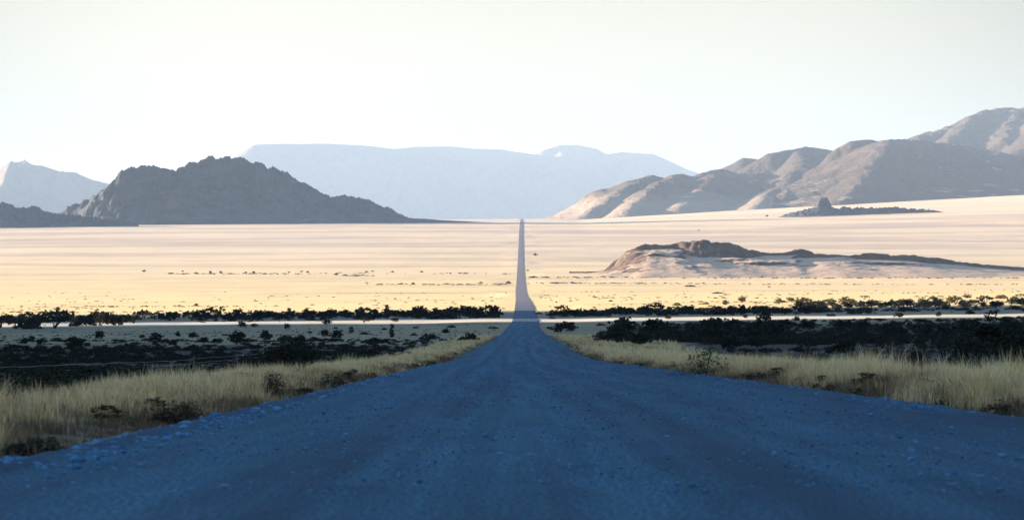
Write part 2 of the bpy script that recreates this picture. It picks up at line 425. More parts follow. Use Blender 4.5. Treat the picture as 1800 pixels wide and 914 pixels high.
# pale mountain far left
lm = ridge([(-120, 330), (-50, 318), (0, 293), (20, 281), (32, 284), (43, 281), (60, 289), (73, 291), (100, 299), (107, 302), (133, 303), (150, 309), (167, 314), (190, 321), (230, 342), (300, 372)], 32000)
hill('mountain', [lm, ridge([(20, 281, 32000), (5, 320, 30500), (-20, 370, 29000)]), ridge([(110, 302, 32000), (90, 335, 30500), (85, 375, 29500)]), ridge([(43, 281, 32000), (70, 320, 30800), (60, 355, 30000)])],
     -9500, -3800, 28000, 36000, 260, 160, m_far, lambda s: 420*(1-np.exp(-s/700))+0.3*s, 0.3, 900, lambda x, y, h: sst(20, 300, h)*fbm(x/500, y/500, 4, 4)*60, base_off=-40, seed=22)
# great pale tableland across the back
mt = ridge([(330, 345), (380, 310), (405, 288), (423, 273), (433, 265), (447, 255), (500, 252.7), (567, 253), (633, 256), (693, 261.7), (733, 257), (783, 257), (833, 261), (883, 262.5), (910, 267), (947, 272),
            (960, 262), (983, 255), (1017, 256), (1047, 262), (1067, 271.5), (1093, 268), (1147, 271), (1178, 284), (1209, 298), (1240, 308), (1300, 325), (1380, 345)], 45000, (430, 1200, 4500))
mtb = mt.copy(); mtb[:, 1] += 2500; mtb[:, 2] *= 1.0
mesa_fn = lambda s: 640*(1-np.exp(-(s/900)**1.6))+0.30*s
spurs = [ridge([(985, 262, 48200), (996, 290, 46400), (1012, 308, 45000), (1006, 345, 43400)]),
         ridge([(700, 262, 46500), (712, 300, 45300), (700, 350, 44000)]), ridge([(1100, 272, 48800), (1112, 320, 47200), (1100, 365, 46000)])]
hill('tableland', [mt]+spurs, -7500, 6500, 40500, 53000, 520, 280, m_far, mesa_fn, 0.5, 1300, lambda x, y, h: sst(50, 400, h)*(fbm(x/600, y/900, 5, 14)*(18+110*sst(0, 1, 1-h/1500))+(ridged(x/500, y/1600, 4, 15)-0.6)*150*sst(0, 1, 1-h/1500)), base_off=-60, seed=33)
# right-hand mountains
rn = lambda amp, sc, sd: (lambda x, y, h: sst(5, 110, h)*(fbm(x/sc, y/sc, 6, sd, 0.58)*amp*1.1 + (ridged(x/(sc*0.28), y/(sc*0.6), 3, sd+7)-0.6)*amp*0.45 + (ridged(x/(sc*0.8), y/(sc*2.0), 3, sd+3)-0.6)*amp*1.1))
fr = lambda s: 110*(1-np.exp(-s/260))+0.20*s
frb = lambda s: 240*(1-np.exp(-s/380))+0.28*s
m_foot = rock_mat('foot_slope', (0.088, 0.062, 0.052), (0.056, 0.042, 0.038), 0.0016, (0.05, 0.038, 0.035), (0.982, 1.0, (0.33, 0.25, 0.20)), (330, 190))
ra = ridge([(1022, 384, 15100), (1035, 371, 15300), (1060, 352, 15600), (1089, 336, 15800), (1120, 312, 16000), (1147, 308, 16000), (1169, 310, 16000), (1191, 304, 16100), (1213, 307, 16100),
            (1249, 301, 16200), (1271, 302, 16300), (1330, 308, 16400), (1400, 315, 16400), (1480, 320, 16500)], None, (1100, 1400, 1400))
hill('mountain', [ra, ridge([(1120, 312, 16000), (1075, 345, 15300), (1030, 372, 14700)]), ridge([(1190, 304, 16100), (1140, 340, 15200), (1105, 368, 14500)]),
                  ridge([(1260, 302, 16200), (1225, 335, 15300), (1195, 362, 14600)]), ridge([(1400, 315, 16400), (1350, 340, 15300), (1330, 360, 14600)])],
     60, 2600, 13900, 18800, 460, 340, m_foot, fr, 0.35, 420, (lambda x, y, h: rn(26, 420, 51)(x, y, h)-np.maximum(h+6, 0)*(1-sst(70, 520, x))), seed=41, rnd=70)
rc = ridge([(1265, 306), (1290, 286), (1307, 277), (1325, 278), (1342, 280), (1380, 292)], 19500)
hill('mountain', [rc], 1300, 2500, 18300, 20800, 120, 100, m_slope, fr, 0.3, 500, rn(20, 400, 55), seed=43)
rdg = ridge([(1330, 300, 17600), (1348, 278, 17600), (1364, 264, 17600), (1400, 261, 17800), (1422, 260, 18100), (1444, 264, 18400), (1467, 270, 18700), (1500, 285, 19000)])
re = ridge([(1452, 290, 16800), (1478, 265, 16700), (1502, 250, 16600), (1533, 245.5, 16500), (1569, 244.5, 16500), (1613, 246, 16500), (1649, 250, 16500), (1693, 257, 16400), (1729, 267, 16400), (1800, 277, 16400), (1950, 290, 16400)], None, (1480, 1850, 2600))
hill('mountain', [(rdg, frb), ridge([(1402, 261, 17800), (1408, 290, 16900), (1382, 318, 15900), (1378, 345, 15000)]), ridge([(1350, 280, 18000), (1335, 300, 17300), (1300, 335, 16000)]),
                  (re, frb), (ridge([(1560, 246, 16500), (1550, 268, 15900), (1528, 292, 15400), (1512, 318, 14900), (1488, 342, 14300), (1478, 352, 14000)]), fr),
                  (ridge([(1700, 258, 17800), (1745, 290, 17000), (1775, 325, 16000)]), fr)],
     1500, 5200, 13500, 21500, 560, 460, m_slope, frb, 0.30, 520, rn(30, 480, 57), seed=47, rnd=90)
rb = ridge([(1560, 262), (1613, 245), (1640, 232), (1680, 221), (1711, 205), (1738, 199), (1773, 185), (1800, 183), (1850, 176), (1950, 190), (2050, 215)], 20000, (1600, 1900, 2200))
hill('mountain', [rb, ridge([(1800, 183, 21500), (1778, 215, 20300), (1768, 250, 19200)]), ridge([(1711, 205, 20800), (1690, 232, 20000), (1655, 252, 19200)]), ridge([(1860, 178, 20500), (1830, 225, 19500), (1800, 262, 18500)])],
     2600, 6800, 17300, 25500, 420, 300, m_slope, lambda s: 300*(1-np.exp(-s/600))+0.28*s, 0.32, 700, rn(45, 600, 61), seed=53, rnd=110)
# low sandy hill in the middle distance
dr = ridge([(1062, 478, 4500), (1070, 470, 4500), (1080, 461, 4500), (1095, 452, 4500), (1103, 442, 4500), (1125, 433, 4500), (1137, 430, 4520), (1175, 430, 4540), (1192, 427, 4560), (1212, 424.5, 4580), (1240, 424, 4580),
            (1262, 425, 4580), (1287, 428, 4580), (1312, 437, 4580), (1332, 442, 4580), (1350, 445, 4580), (1375, 444, 4580), (1397, 439, 4580), (1412, 440, 4580), (1435, 445, 4580), (1489, 449, 4600),
            (1524, 445, 4620), (1569, 449, 4620), (1613, 450, 4640), (1644, 454, 4640), (1693, 462, 4640), (1755, 467, 4640), (1800, 470, 4640), (1950, 476, 4640)])
def low_hill():
    xs = np.linspace(90, 1500, 760); dd = np.linspace(3950, 5150, 420); Xh, Dh = np.meshgrid(xs, dd)
    DC = 4560+fbm(xs/160, xs*0+3, 3, 70)*40
    xf = np.linspace(0, 1700, 1701); zf = np.interp(xf, dr[:, 0], dr[:, 2])
    def sm(z, n): k = np.hanning(n); k /= k.sum(); return np.convolve(np.pad(z, n, 'edge'), k, 'same')[n:-n]
    z0 = sm(zf, 9); G = height(Xh, Dh)
    dy = DC[None, :]-Dh; ad = np.abs(dy)
    pxx = Xh/4560*F+CX
    A = np.interp(xf/4560*F+CX, [1030, 1060, 1088, 1108, 1135, 1160, 1188, 1206, 1300, 1328, 1350, 1385, 1402, 1440, 1455, 1480, 1520, 1600, 1690, 1800], [0, 5, 19, 34, 45, 47, 47, 38, 31, 32, 31, 34, 29, 30, 30, 29, 25, 22, 13, 5]); A = np.interp(Xh+fbm(Xh/50, Dh/40, 3, 79)*30, xf, sm(A, 25))*(1+0.10*fbm(Xh/70, Dh/90, 4, 78))
    reach = 400+60*fbm(Xh/120, Xh*0+9, 2, 75)
    ap = np.where(dy > 0, np.clip(1-ad/reach, 0, 1)**1.15, np.exp(-(ad/130)**2))
    apron = G+A*ap-2.5*(1-ap)
    Xw = Xh+fbm(Xh/60, Dh/60, 4, 72)*26*sst(0, 30, ad)
    zc = np.interp(Xw, xf, z0)
    wdt = np.interp(pxx, [1100, 1190, 1205, 1300, 1330], [18, 16, 44, 40, 16])*(1+0.35*fbm(Xh/30, Dh/30, 3, 76))
    H = zc-np.where(dy > 0, 34*(1-np.exp(-(ad/wdt)**1.6))+0.14*ad, 30*(1-np.exp(-(ad/60)**1.6))+0.16*ad)
    H = np.maximum(H, apron)
    # lesser ledges of rock on the front slope
    for (px_, d_, w_, h_) in ((1345, 4440, 50, 5), (1285, 4470, 40, 4), (1150, 4480, 35, 4), (1560, 4470, 70, 4)):
        cx_ = (px_-CX)/F*d_; H = H+h_*np.exp(-((Xh-cx_)/w_)**2)*sst(-8, 5, Dh-d_+fbm(Xh/25, Dh/25, 3, 74)*14)*(1-sst(15, 80, Dh-d_))
    h = H-G
    H = H+sst(1, 18, h)*fbm(Xh/38, Dh/38, 5, 71)*1.3+sst(3, 10, H-apron)*(worley(Xh/10, Dh/10, 73)*3.2+worley(Xh/24, Dh/24, 77)*3.5-3.0)
    H = G+(H-G)*sst(3960, 4180, Dh)*(1-sst(5000, 5140, Dh))
    H = np.maximum(H, G-3); f = grid_faces(*Xh.shape); keep = ((H-G).ravel()[f] > -2.99).any(1)
    tag(mesh_obj('low_hill', np.stack([Xh, Dh, H], -1).reshape(-1, 3), f[keep], m_dune), kind='structure')
low_hill()
# rocky knoll: a craggy tower and a low broken ridge
kb = px_ground(1530, 377, 3000, 16000); KD = kb[1]
kn = ridge([(1400, 377), (1404, 374), (1418, 368), (1431, 365), (1438, 361), (1444, 358), (1453, 358), (1457, 360), (1460, 365), (1468, 371)], KD)
kn2 = ridge([(1462, 373), (1471, 368), (1480, 363), (1495, 366), (1511, 364.5), (1540, 366), (1569, 364), (1596, 366), (1636, 369), (1680, 375), (1720, 379)], KD+30)
kfn = lambda s: 16*(1-np.exp(-s/9))+0.22*s
tw = ridge([(1440, 351), (1444, 347.5), (1450, 348.5), (1453, 347), (1456, 352)], KD-10)
hill('rocky_hill', [kn, kn2, (tw, lambda s: 34*(1-np.exp(-(s/12)**2))+0.4*s)], kn[0, 0]-250, kn2[-1, 0]+200, KD-350, KD+300, 520, 200, m_rock, kfn, 0.3, 25,
     lambda x, y, h: sst(1, 9, h)*(worley(x/9, y/9, 83)*9+worley(x/20, y/20, 87)*5-5), base_off=-3, seed=67)

# ------------------------------------------------------------------ escarpment out of view at left, its outline and gap shaped to throw the foreground shade
# built in coordinates along (u) and across (v) the direction of the low sunlight
hu = np.array([_c, -_s]); hv_ = np.array([_s, _c])
def offscreen_scarp(v0, v1, seed, name='offscreen_escarpment'):
    nu, nv = 110, max(50, int((v1-v0)/8))
    vv = np.linspace(v0-60, v1+60, nv)
    vv = np.unique(np.concatenate([vv, np.linspace(v0-12, v0+6, 10), np.linspace(v1-6, v1+12, 10)]))
    Sh, Vh = np.meshgrid(np.linspace(0, 700, nu), vv)              # s: metres back from the foot
    foot = np.maximum(200, 0.62*Vh+90)
    Uh = -foot-Sh
    Xh = Uh*hu[0]+Vh*hv_[0]; Dh = Uh*hu[1]+Vh*hv_[1]
    G = height(Xh, Dh)
    top = (foot+150+0.27*np.maximum(Vh, 0)+40)*_e*1.08+22
    rag = fbm(Uh/40, Vh/30, 4, seed)*3.5
    shape = sst(0, 150, Sh+fbm(Uh/60, Vh/50, 4, seed+3)*35)*(1-sst(420, 690, Sh))
    across = sst(v0-10, v0-3, Vh+rag*1.3)*(1-sst(v1+3, v1+10, Vh-rag*1.3))
    Hh = G - 2 + (top+fbm(Uh/150, Vh/120, 4, seed+5)*10+worley(Uh/22, Vh/22, seed+6)*5)*shape*across
    f = grid_faces(*Uh.shape); o = mesh_obj(name, np.stack([Xh, Dh, Hh], -1).reshape(-1, 3), f, m_rock)
    return tag(o, kind='structure')
V_A, V_B, V_C = 1108, 1200, 1432
offscreen_scarp(-700, V_A, 101)
offscreen_scarp(V_B, V_C, 103)

# ------------------------------------------------------------------ haze
hz = M('haze'); hz.t.nodes.remove(hz.b)
pv = hz.n('ShaderNodeVolumePrincipled'); pv.inputs['Color'].default_value = (0.44, 0.58, 0.78, 1)
pv.inputs['Density'].default_value = 1.65e-5; pv.inputs['Anisotropy'].default_value = 0.0
hz.t.links.new(pv.outputs[0], hz.t.nodes['Material Output'].inputs['Volume'])
zt, zb = 1900.0, float(Z.min())-30
bx = np.array([[sx*20500, yy, zz] for zz in (zb, zt) for yy in (-2500, 63000) for sx in (-1, 1)], float)
bf = np.array([[0, 2, 3, 1], [4, 5, 7, 6], [0, 1, 5, 4], [2, 6, 7, 3], [0, 4, 6, 2], [1, 3, 7, 5]])
tag(mesh_obj('haze', bx, bf, hz.m, smooth=False), kind='stuff')

# ------------------------------------------------------------------ plants
def leaf_mat(name, a, b):
    m = M(name); oi = m.n('ShaderNodeObjectInfo'); ge = m.n('ShaderNodeNewGeometry')
    f = m.math('ADD', m.math('MULTIPLY', ge.outputs['Random Per Island'], 0.7), m.math('MULTIPLY', oi.outputs['Random'], 0.3))
    m.color(m.mix(f, a, b)); return m.m
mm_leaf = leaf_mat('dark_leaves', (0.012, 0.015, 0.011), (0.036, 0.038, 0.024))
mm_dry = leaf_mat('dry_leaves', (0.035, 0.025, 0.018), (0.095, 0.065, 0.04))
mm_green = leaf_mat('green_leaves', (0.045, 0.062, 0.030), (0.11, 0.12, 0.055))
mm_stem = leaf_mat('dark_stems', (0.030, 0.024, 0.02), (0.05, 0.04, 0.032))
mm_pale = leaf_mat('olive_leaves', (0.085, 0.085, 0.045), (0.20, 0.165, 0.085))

def tubes(paths, rad0, rad1, ns=4):
    """paths: list of (k,3) arrays -> tapered tubes"""
    V, Fq = [], []; off = 0
    for p, r0, r1 in zip(paths, rad0, rad1):
        k = len(p); tt = np.linspace(0, 1, k); rr = r0+(r1-r0)*tt
        ang = np.arange(ns)*2*np.pi/ns
        d = np.gradient(p, axis=0); d /= np.linalg.norm(d, axis=1)[:, None]+1e-9
        up = np.where(np.abs(d[:, 2:3]) > 0.9, np.array([[1., 0, 0]]), np.array([[0, 0, 1.]]))
        s1 = np.cross(d, up); s1 /= np.linalg.norm(s1, axis=1)[:, None]; s2 = np.cross(d, s1)
        ring = p[:, None, :]+rr[:, None, None]*(np.cos(ang)[None, :, None]*s1[:, None, :]+np.sin(ang)[None, :, None]*s2[:, None, :])
        V.append(ring.reshape(-1, 3))
        for i in range(k-1):
            a = off+i*ns+np.arange(ns); b = off+i*ns+(np.arange(ns)+1) % ns
            Fq.append(np.stack([a, b, b+ns, a+ns], 1))
        off += k*ns
    return np.concatenate(V), np.concatenate(Fq)

def leaves(cent, n, spread, size, rg, flat=0.7):
    """n small rhombic leaf sprays round each centre"""
    c = np.repeat(cent, n, 0)+rg.normal(0, 1, (len(cent)*n, 3))*np.array([spread, spread, spread*flat])
    N = len(c); a = rg.normal(0, 1, (N, 3)); a /= np.linalg.norm(a, axis=1)[:, None]
    b = np.cross(a, rg.normal(0, 1, (N, 3))); b /= np.linalg.norm(b, axis=1)[:, None]
    sz = size*rg.uniform(0.5, 1.4, N)[:, None]
    v = np.stack([c-a*sz, c+b*sz*0.45, c+a*sz, c-b*sz*0.45], 1).reshape(-1, 3)
    return v, np.arange(4*N).reshape(-1, 4)

def shrub_parts(seed, style, nclump, nleaf, size, spread, wid=1.0):
    """unit-height shrub: crown arrays and stem arrays; width wid"""
    rg = np.random.default_rng(seed)
    th = rg.uniform(0, 2*np.pi, nclump); q = rg.uniform(0, 1, nclump)
    if style == 'round':
        el = np.arcsin(rg.uniform(-0.75, 1, nclump)); rr = 0.45+0.55*q**0.5
        lump = 0.75+0.35*np.sin(th*3+seed)*np.cos(el*2)+rg.normal(0, 0.06, nclump)
        c = np.stack([np.cos(th)*np.cos(el)*rr*lump*wid*0.5, np.sin(th)*np.cos(el)*rr*lump*wid*0.5, 0.40+np.sin(el)*rr*lump*np.where(el > 0, 0.56, 0.5)], 1)
    elif style == 'flat':
        rr = q**0.5; z = 0.66+0.26*(1-rr**2)*rg.uniform(0.2, 1, nclump)+rg.normal(0, 0.04, nclump)-0.12*(np.sin(th*2+seed) > 0.3)
        c = np.stack([np.cos(th)*rr*wid*0.55, np.sin(th)*rr*wid*0.55, z], 1)
    elif style == 'low':
        rr = q**0.6; hump = 0.55+0.45*np.sin(th*2+seed*1.7)*rr
        c = np.stack([np.cos(th)*rr*wid*0.5, np.sin(th)*rr*wid*0.5*0.8, (1-rr**2)*hump*rg.uniform(0.3, 1, nclump)*0.9+0.08], 1)
    else:   # column
        z = rg.uniform(0.15, 0.97, nclump); rr = q**0.5*(0.35+0.65*np.sin(np.pi*np.clip(z, 0.1, 0.95)))
        c = np.stack([np.cos(th)*rr*wid*0.5, np.sin(th)*rr*wid*0.5, z], 1)
    c[:, 2] = np.maximum(c[:, 2], 0.06)
    lv, lf = leaves(c, nleaf, spread, size, rg)
    lv[:, 2] = np.maximum(lv[:, 2], 0.0)
    paths = []; k = min(nclump, 9)
    for i in rg.choice(nclump, k, replace=False):
        e = c[i]; t = np.linspace(0, 1, 5)[:, None]; b = np.array([rg.normal(0, 0.02), rg.normal(0, 0.02), -0.05])
        mid = np.array([e[0]*0.35, e[1]*0.35, e[2]*0.62])+rg.normal(0, 0.03, 3)
        paths.append((1-t)**2*b+2*t*(1-t)*mid+t*t*e)
    sv, sf = tubes(paths, [0.020 if style != 'flat' else 0.032]*k, [0.006]*k)
    return lv, lf, sv, sf

def one_mesh_shrub(seed, style, lm, **kw):
    lv, lf, sv, sf = shrub_parts(seed, style, **kw)
    v = np.concatenate([lv, sv]); f = np.concatenate([lf, sf+len(lv)])
    return mesh_obj('shrub', v, f, [lm, mm_stem], matidx=np.concatenate([np.zeros(len(lf)), np.ones(len(sf))]), smooth=False, link=False).data, (lv, lf)

FARK = dict(nclump=60, nleaf=14, size=0.085, spread=0.055)
def fam(lm, base):
    return {'round': [one_mesh_shrub(base+i, 'round', lm, wid=1.3, **FARK) for i in range(4)],
            'flat': [one_mesh_shrub(base+10+i, 'flat', lm, wid=1.7, nclump=40, nleaf=11, size=0.09, spread=0.05) for i in range(3)],
            'low': [one_mesh_shrub(base+20+i, 'low', lm, wid=2.4, nclump=56, nleaf=11, size=0.11, spread=0.07) for i in range(4)],
            'column': [one_mesh_shrub(base+30+i, 'column', lm, wid=0.6, nclump=34, nleaf=10, size=0.08, spread=0.05) for i in range(2)]}
FAM = {'dark': fam(mm_leaf, 100), 'olive': fam(mm_pale, 200), 'dry': fam(mm_dry, 300)}
WID = {'round': 1.3, 'flat': 1.8, 'low': 2.5, 'column': 0.65}
ncount = [0]
def put_shrub(px, py, wpx, hpx, label, group=None, style=None, tint='dark', name='shrub', cat='shrub'):
    """a far shrub standing on the ground at the photo pixel of its foot, wpx by hpx in size"""
    k_ = 1.35 if py > 545 else 1.1
    p = px_ground(px, py); sc = p[1]/F; H_ = hpx*sc*k_; W_ = wpx*sc*k_
    if style is None:
        ra_ = wpx/max(hpx, 1); style = 'low' if ra_ > 2.1 else ('column' if ra_ < 0.85 else random.choice(['round', 'round', 'round', 'flat'] if ra_ > 1.2 else ['round']))
    me = random.choice(FAM[tint][style])[0]
    o = bpy.data.objects.new(name, me); COL.objects.link(o)
    o.location = (p[0], p[1], p[2]-0.03*H_)
    o.scale = (W_/WID[style], W_/WID[style], H_*1.02)
    o.rotation_euler = (0, 0, random.uniform(0, 6.28))
    tag(o, label, cat, group); ncount[0] += 1
    return o

# -- shrubs one by one: scattered over the shaded pale grass left of the road
gL = 'shrubs scattered on the shaded grass left of the road'
lL = 'dark shrub standing alone on the shaded pale grass left of the road'
special = {4: 'dark shrub with a spike on top on shaded grass at far left', 24: 'narrow upright dark shrub on the shaded grass left of the road',
           15: 'tallest bushy dark shrub of the row on shaded grass left of the road', 27: 'wide dark shrub nearest the left edge of the road on shaded grass'}
ML = [(43, 604, 11, 9), (56, 599, 10, 8), (71, 608, 12, 11), (133, 610, 28, 18), (175, 596, 16, 14), (153, 609, 12, 6), (122, 614, 22, 9), (230, 610, 28, 8), (272, 602, 22, 15), (288, 614, 28, 16),
      (305, 607, 14, 9), (339, 594, 16, 9), (313, 592, 8, 8), (359, 603, 14, 10), (382, 604, 16, 9), (416, 605, 27, 22), (467, 598, 18, 15), (426, 575, 14, 8), (504, 579, 9, 10), (447, 575, 12, 6),
      (503, 600, 36, 13), (552, 600, 30, 10), (571, 592, 14, 12), (617, 586, 7, 9), (689, 594, 8, 19), (756, 597, 34, 12), (592, 594, 20, 12), (825, 599, 36, 16), (783, 586, 12, 8), (794, 576, 14, 6),
      (867, 578, 16, 5), (658, 603, 40, 12), (650, 624, 44, 13), (705, 628, 40, 14), (526, 611, 22, 22), (728, 590, 14, 6), (640, 588, 14, 6), (95, 600, 12, 5), (200, 604, 9, 4), (250, 594, 10, 5), (395, 590, 10, 4),
      (545, 586, 8, 4), (590, 578, 9, 4), (675, 580, 12, 5), (730, 577, 9, 4), (340, 612, 24, 8), (450, 612, 26, 8), (60, 618, 30, 9), (20, 612, 26, 8), (180, 620, 34, 9)]
for i, a in enumerate(ML):
    put_shrub(*a, special.get(i, lL), None if i in special else gL, style='column' if i == 24 else None)
# -- belt of bushes just beyond the sunlit strip
gB = 'bushes of the dark belt beyond the sunlit strip left of the road'; lB = 'dark bush in the shaded belt beyond the sunlit strip left of the road'
for i in range(66):
    px = 4+ i*13.3 + random.uniform(-6, 6); base = 566-7*(px/890) - random.uniform(0, 5)
    if px < 240: base += random.uniform(2, 12)
    h = random.uniform(9, 16)*(1.15 if px < 240 else 1); w_ = h*random.uniform(1.1, 2.1)
    put_shrub(px, base, w_, h, lB, gB)
for a in [(640, 561, 36, 16), (735, 559, 30, 18), (780, 561, 46, 20), (845, 558, 34, 16), (870, 559, 20, 19), (95, 577, 40, 20), (50, 578, 46, 18), (150, 573, 44, 18)]:
    put_shrub(*a, lB, gB)
gB2 = 'bushes of the dark belt beyond the sunlit strip right of the road'; lB2 = 'dark bush in the shaded belt beyond the sunlit strip right of the road'
for i in range(42):
    px = 968+i*11.2+random.uniform(-5, 5); base = 554-5*((px-968)/480)+random.uniform(-2, 3)
    h = random.uniform(9, 15); put_shrub(px, base, h*random.uniform(1.3, 2.4), h, lB2, gB2)
gB3 = 'small bushes at the edge of the sunlit strip'; lB3 = 'small dark bush dotted along the edge of the bright sunlit strip'
for px, py, w_, h in [(1175, 561, 9, 6), (1310, 559, 8, 6), (1345, 565, 22, 16), (1400, 564, 12, 7), (1580, 558, 16, 8), (1650, 556, 9, 7), (640, 568, 16, 8), (695, 566, 12, 7), (575, 570, 14, 7), (1460, 556, 16, 6), (1510, 552, 12, 6), (1705, 553, 14, 7)]:
    put_shrub(px, py, w_, h, lB3, gB3)
# -- sunlit bushes at the right beyond the shadow
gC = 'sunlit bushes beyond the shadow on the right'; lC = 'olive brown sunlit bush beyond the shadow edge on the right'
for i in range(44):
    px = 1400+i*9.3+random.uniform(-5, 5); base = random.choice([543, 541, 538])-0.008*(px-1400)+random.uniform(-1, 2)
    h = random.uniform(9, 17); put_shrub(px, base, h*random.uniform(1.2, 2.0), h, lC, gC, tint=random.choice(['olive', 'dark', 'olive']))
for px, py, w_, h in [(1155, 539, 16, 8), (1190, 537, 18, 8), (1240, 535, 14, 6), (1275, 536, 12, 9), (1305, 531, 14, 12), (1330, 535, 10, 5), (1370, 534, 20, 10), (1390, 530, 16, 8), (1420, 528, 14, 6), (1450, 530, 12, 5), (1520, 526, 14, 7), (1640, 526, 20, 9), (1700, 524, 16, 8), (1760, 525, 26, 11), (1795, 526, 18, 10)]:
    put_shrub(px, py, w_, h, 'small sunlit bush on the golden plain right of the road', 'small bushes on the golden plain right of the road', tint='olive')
# -- dark thicket right of the road: its larger bushes singly
gT = 'bushes of the dark thicket right of the road'; lT = 'black green bush in the dense shaded thicket right of the road'
def thicket_px():
    while True:
        px = random.uniform(990, 1830); py = random.uniform(575, 626)
        if px < 1200 and py > 592 and not (1070 < px < 1140): continue
        if 1135 < px < 1200 and py > 596: continue
        if px > 1260 and py > 621: continue
        return px, py
put_shrub(966, 579, 9, 5, 'tiny dark shrub closest to the right edge of the road', None)
put_shrub(981, 584, 17, 14, 'round dark shrub just left of the thicket right of the road', None)
put_shrub(1018, 605, 12, 5, 'small flat dark shrub in pale grass beside the right road edge', 'pair of small flat shrubs')
put_shrub(1073, 614, 12, 5, 'small flat dark shrub in pale grass beside the right road edge', 'pair of small flat shrubs')
tl = sorted([thicket_px() for i in range(56)], key=lambda q: q[1])
for px, py in tl:
    h = random.uniform(14, 24); w_ = h*random.uniform(1.3, 2.4)
    put_shrub(px, max(py, 566+h*0.8), w_, h, lT, gT)
# -- shrubs on the sunlit plain
gP = 'shrubs dotted over the sunlit plain'; lP = 'tiny dark shrub on the open sunlit plain left of the road'; lP2 = 'tiny dark shrub on the open sunlit plain right of the road'
PL = [(253, 478, 7, 4), (321, 478, 4, 3), (300, 482, 7, 3), (322, 482, 9, 3), (345, 481, 9, 4), (370, 481, 6, 5), (388, 481, 6, 5), (405, 482, 8, 3), (432, 481, 5, 4), (446, 481, 6, 5), (465, 482, 9, 3), (508, 481, 5, 4), (530, 480, 6, 4), (541, 480, 5, 4),
      (591, 484, 8, 4), (607, 485, 14, 4), (644, 479, 6, 3), (655, 479, 5, 4), (690, 479, 6, 3), (741, 479, 6, 3), (792, 482, 4, 3), (645, 500, 5, 4), (706, 500, 6, 3), (726, 500, 6, 4), (785, 500, 18, 3), (845, 498, 10, 4), (894, 499, 10, 5), (680, 542, 8, 8), (508, 547, 7, 6), (101, 546, 8, 6), (170, 549, 7, 4), (197, 540, 10, 4), (345, 538, 8, 5), (388, 543, 5, 3)]
PRr = [(941, 450, 7, 5), (928, 478, 5, 4), (1006, 498, 9, 4), (938, 488, 16, 4), (960, 488, 12, 3), (975, 498, 20, 3), (1060, 487, 12, 3), (1100, 488, 8, 3), (1306, 485, 5, 4), (1340, 488, 5, 3), (1073, 530, 9, 4), (1212, 504, 28, 4), (1262, 516, 26, 4), (1352, 507, 5, 4), (1430, 482, 5, 3), (1475, 478, 5, 4), (1520, 482, 6, 3), (1228, 407, 4, 3), (1348, 381, 6, 3), (1560, 486, 6, 4), (1700, 488, 7, 3)]
for a in PL: put_shrub(*a, lP, gP+' on the left')
for a in PRr: put_shrub(*a, lP2, gP+' on the right')

# -- near shrubs, each with its stems and foliage
def near_shrub(px, py, wpx, hpx, label, style, leafm, nclump=70, nleaf=34, size=0.034, spread=0.075, seed=1, name='shrub', parts=('stems', 'foliage'), cat='shrub'):
    p = px_ground(px, py); sc = p[1]/F; H_, W_ = hpx*sc*1.2, wpx*sc*1.2
    t = bpy.data.objects.new(name, None); COL.objects.link(t); t.location = (p[0], p[1], p[2]-0.02)
    t.empty_display_size = 0.3
    lv, lf, sv, sf = shrub_parts(seed, style, nclump, nleaf, size, spread, wid=1.0)
    S_ = np.array([W_, W_, H_])
    mesh_obj(parts[0], sv*S_, sf, mm_stem, parent=t); mesh_obj(parts[1], lv*S_, lf, leafm, parent=t, smooth=False)
    return tag(t, label, cat)
near_shrub(480, 706, 36, 44, 'dark scraggly shrub in grass at the left road edge, largest there', 'column', mm_dry, 60, 18, 0.04, 0.10, seed=401)
near_shrub(325, 742, 60, 52, 'wide dark shrub at the left road edge nearer the camera', 'low', mm_dry, 70, 22, 0.035, 0.12, seed=402)
near_shrub(207, 716, 54, 28, 'low reddish brown shrub deep in the pale grass at left', 'low', mm_dry, seed=403)
near_shrub(246, 722, 20, 26, 'small brown tuft beside the reddish shrub in grass at left', 'round', mm_dry, 40, 14, seed=404)
near_shrub(196, 678, 48, 22, 'low rusty mound rising from the back of the grass at left', 'low', mm_dry, 40, 16, seed=405)
near_shrub(18, 722, 90, 38, 'black low bush cut by the left edge of the photo', 'low', mm_leaf, 90, 24, seed=406)
near_shrub(577, 690, 40, 26, 'small dark shrub among stones at the left road edge', 'round', mm_leaf, 50, 16, seed=407)
near_shrub(690, 668, 30, 14, 'flat dark tuft at the left road edge furthest from camera', 'low', mm_leaf, 30, 14, seed=408)
near_shrub(733, 650, 14, 18, 'small green upright plant in the pale grass left of the road', 'column', mm_green, 26, 12, seed=409)
near_shrub(1240, 664, 50, 46, 'wispy green shrub in grass at the right road edge', 'column', mm_green, 60, 9, 0.045, 0.13, seed=410)
near_shrub(1190, 664, 34, 16, 'low dark tuft at the right road edge beside wispy shrub', 'low', mm_dry, 30, 12, seed=411)
near_shrub(1525, 676, 56, 34, 'dark reddish leafy plant in the tall grass right of the road', 'low', mm_dry, 34, 12, 0.07, 0.05, seed=412)
near_shrub(60, 806, 150, 50, 'broad dark weeds at the bottom of the grass bank, lower left', 'low', mm_leaf, 90, 26, 0.04, 0.06, seed=413)
near_shrub(515, 652, 84, 56, 'large black green bush behind the grass left of the road', 'round', mm_leaf, 110, 26, seed=414)
near_shrub(400, 655, 60, 26, 'low dark bush beside the large black bush behind the grass', 'low', mm_leaf, 60, 20, seed=415)
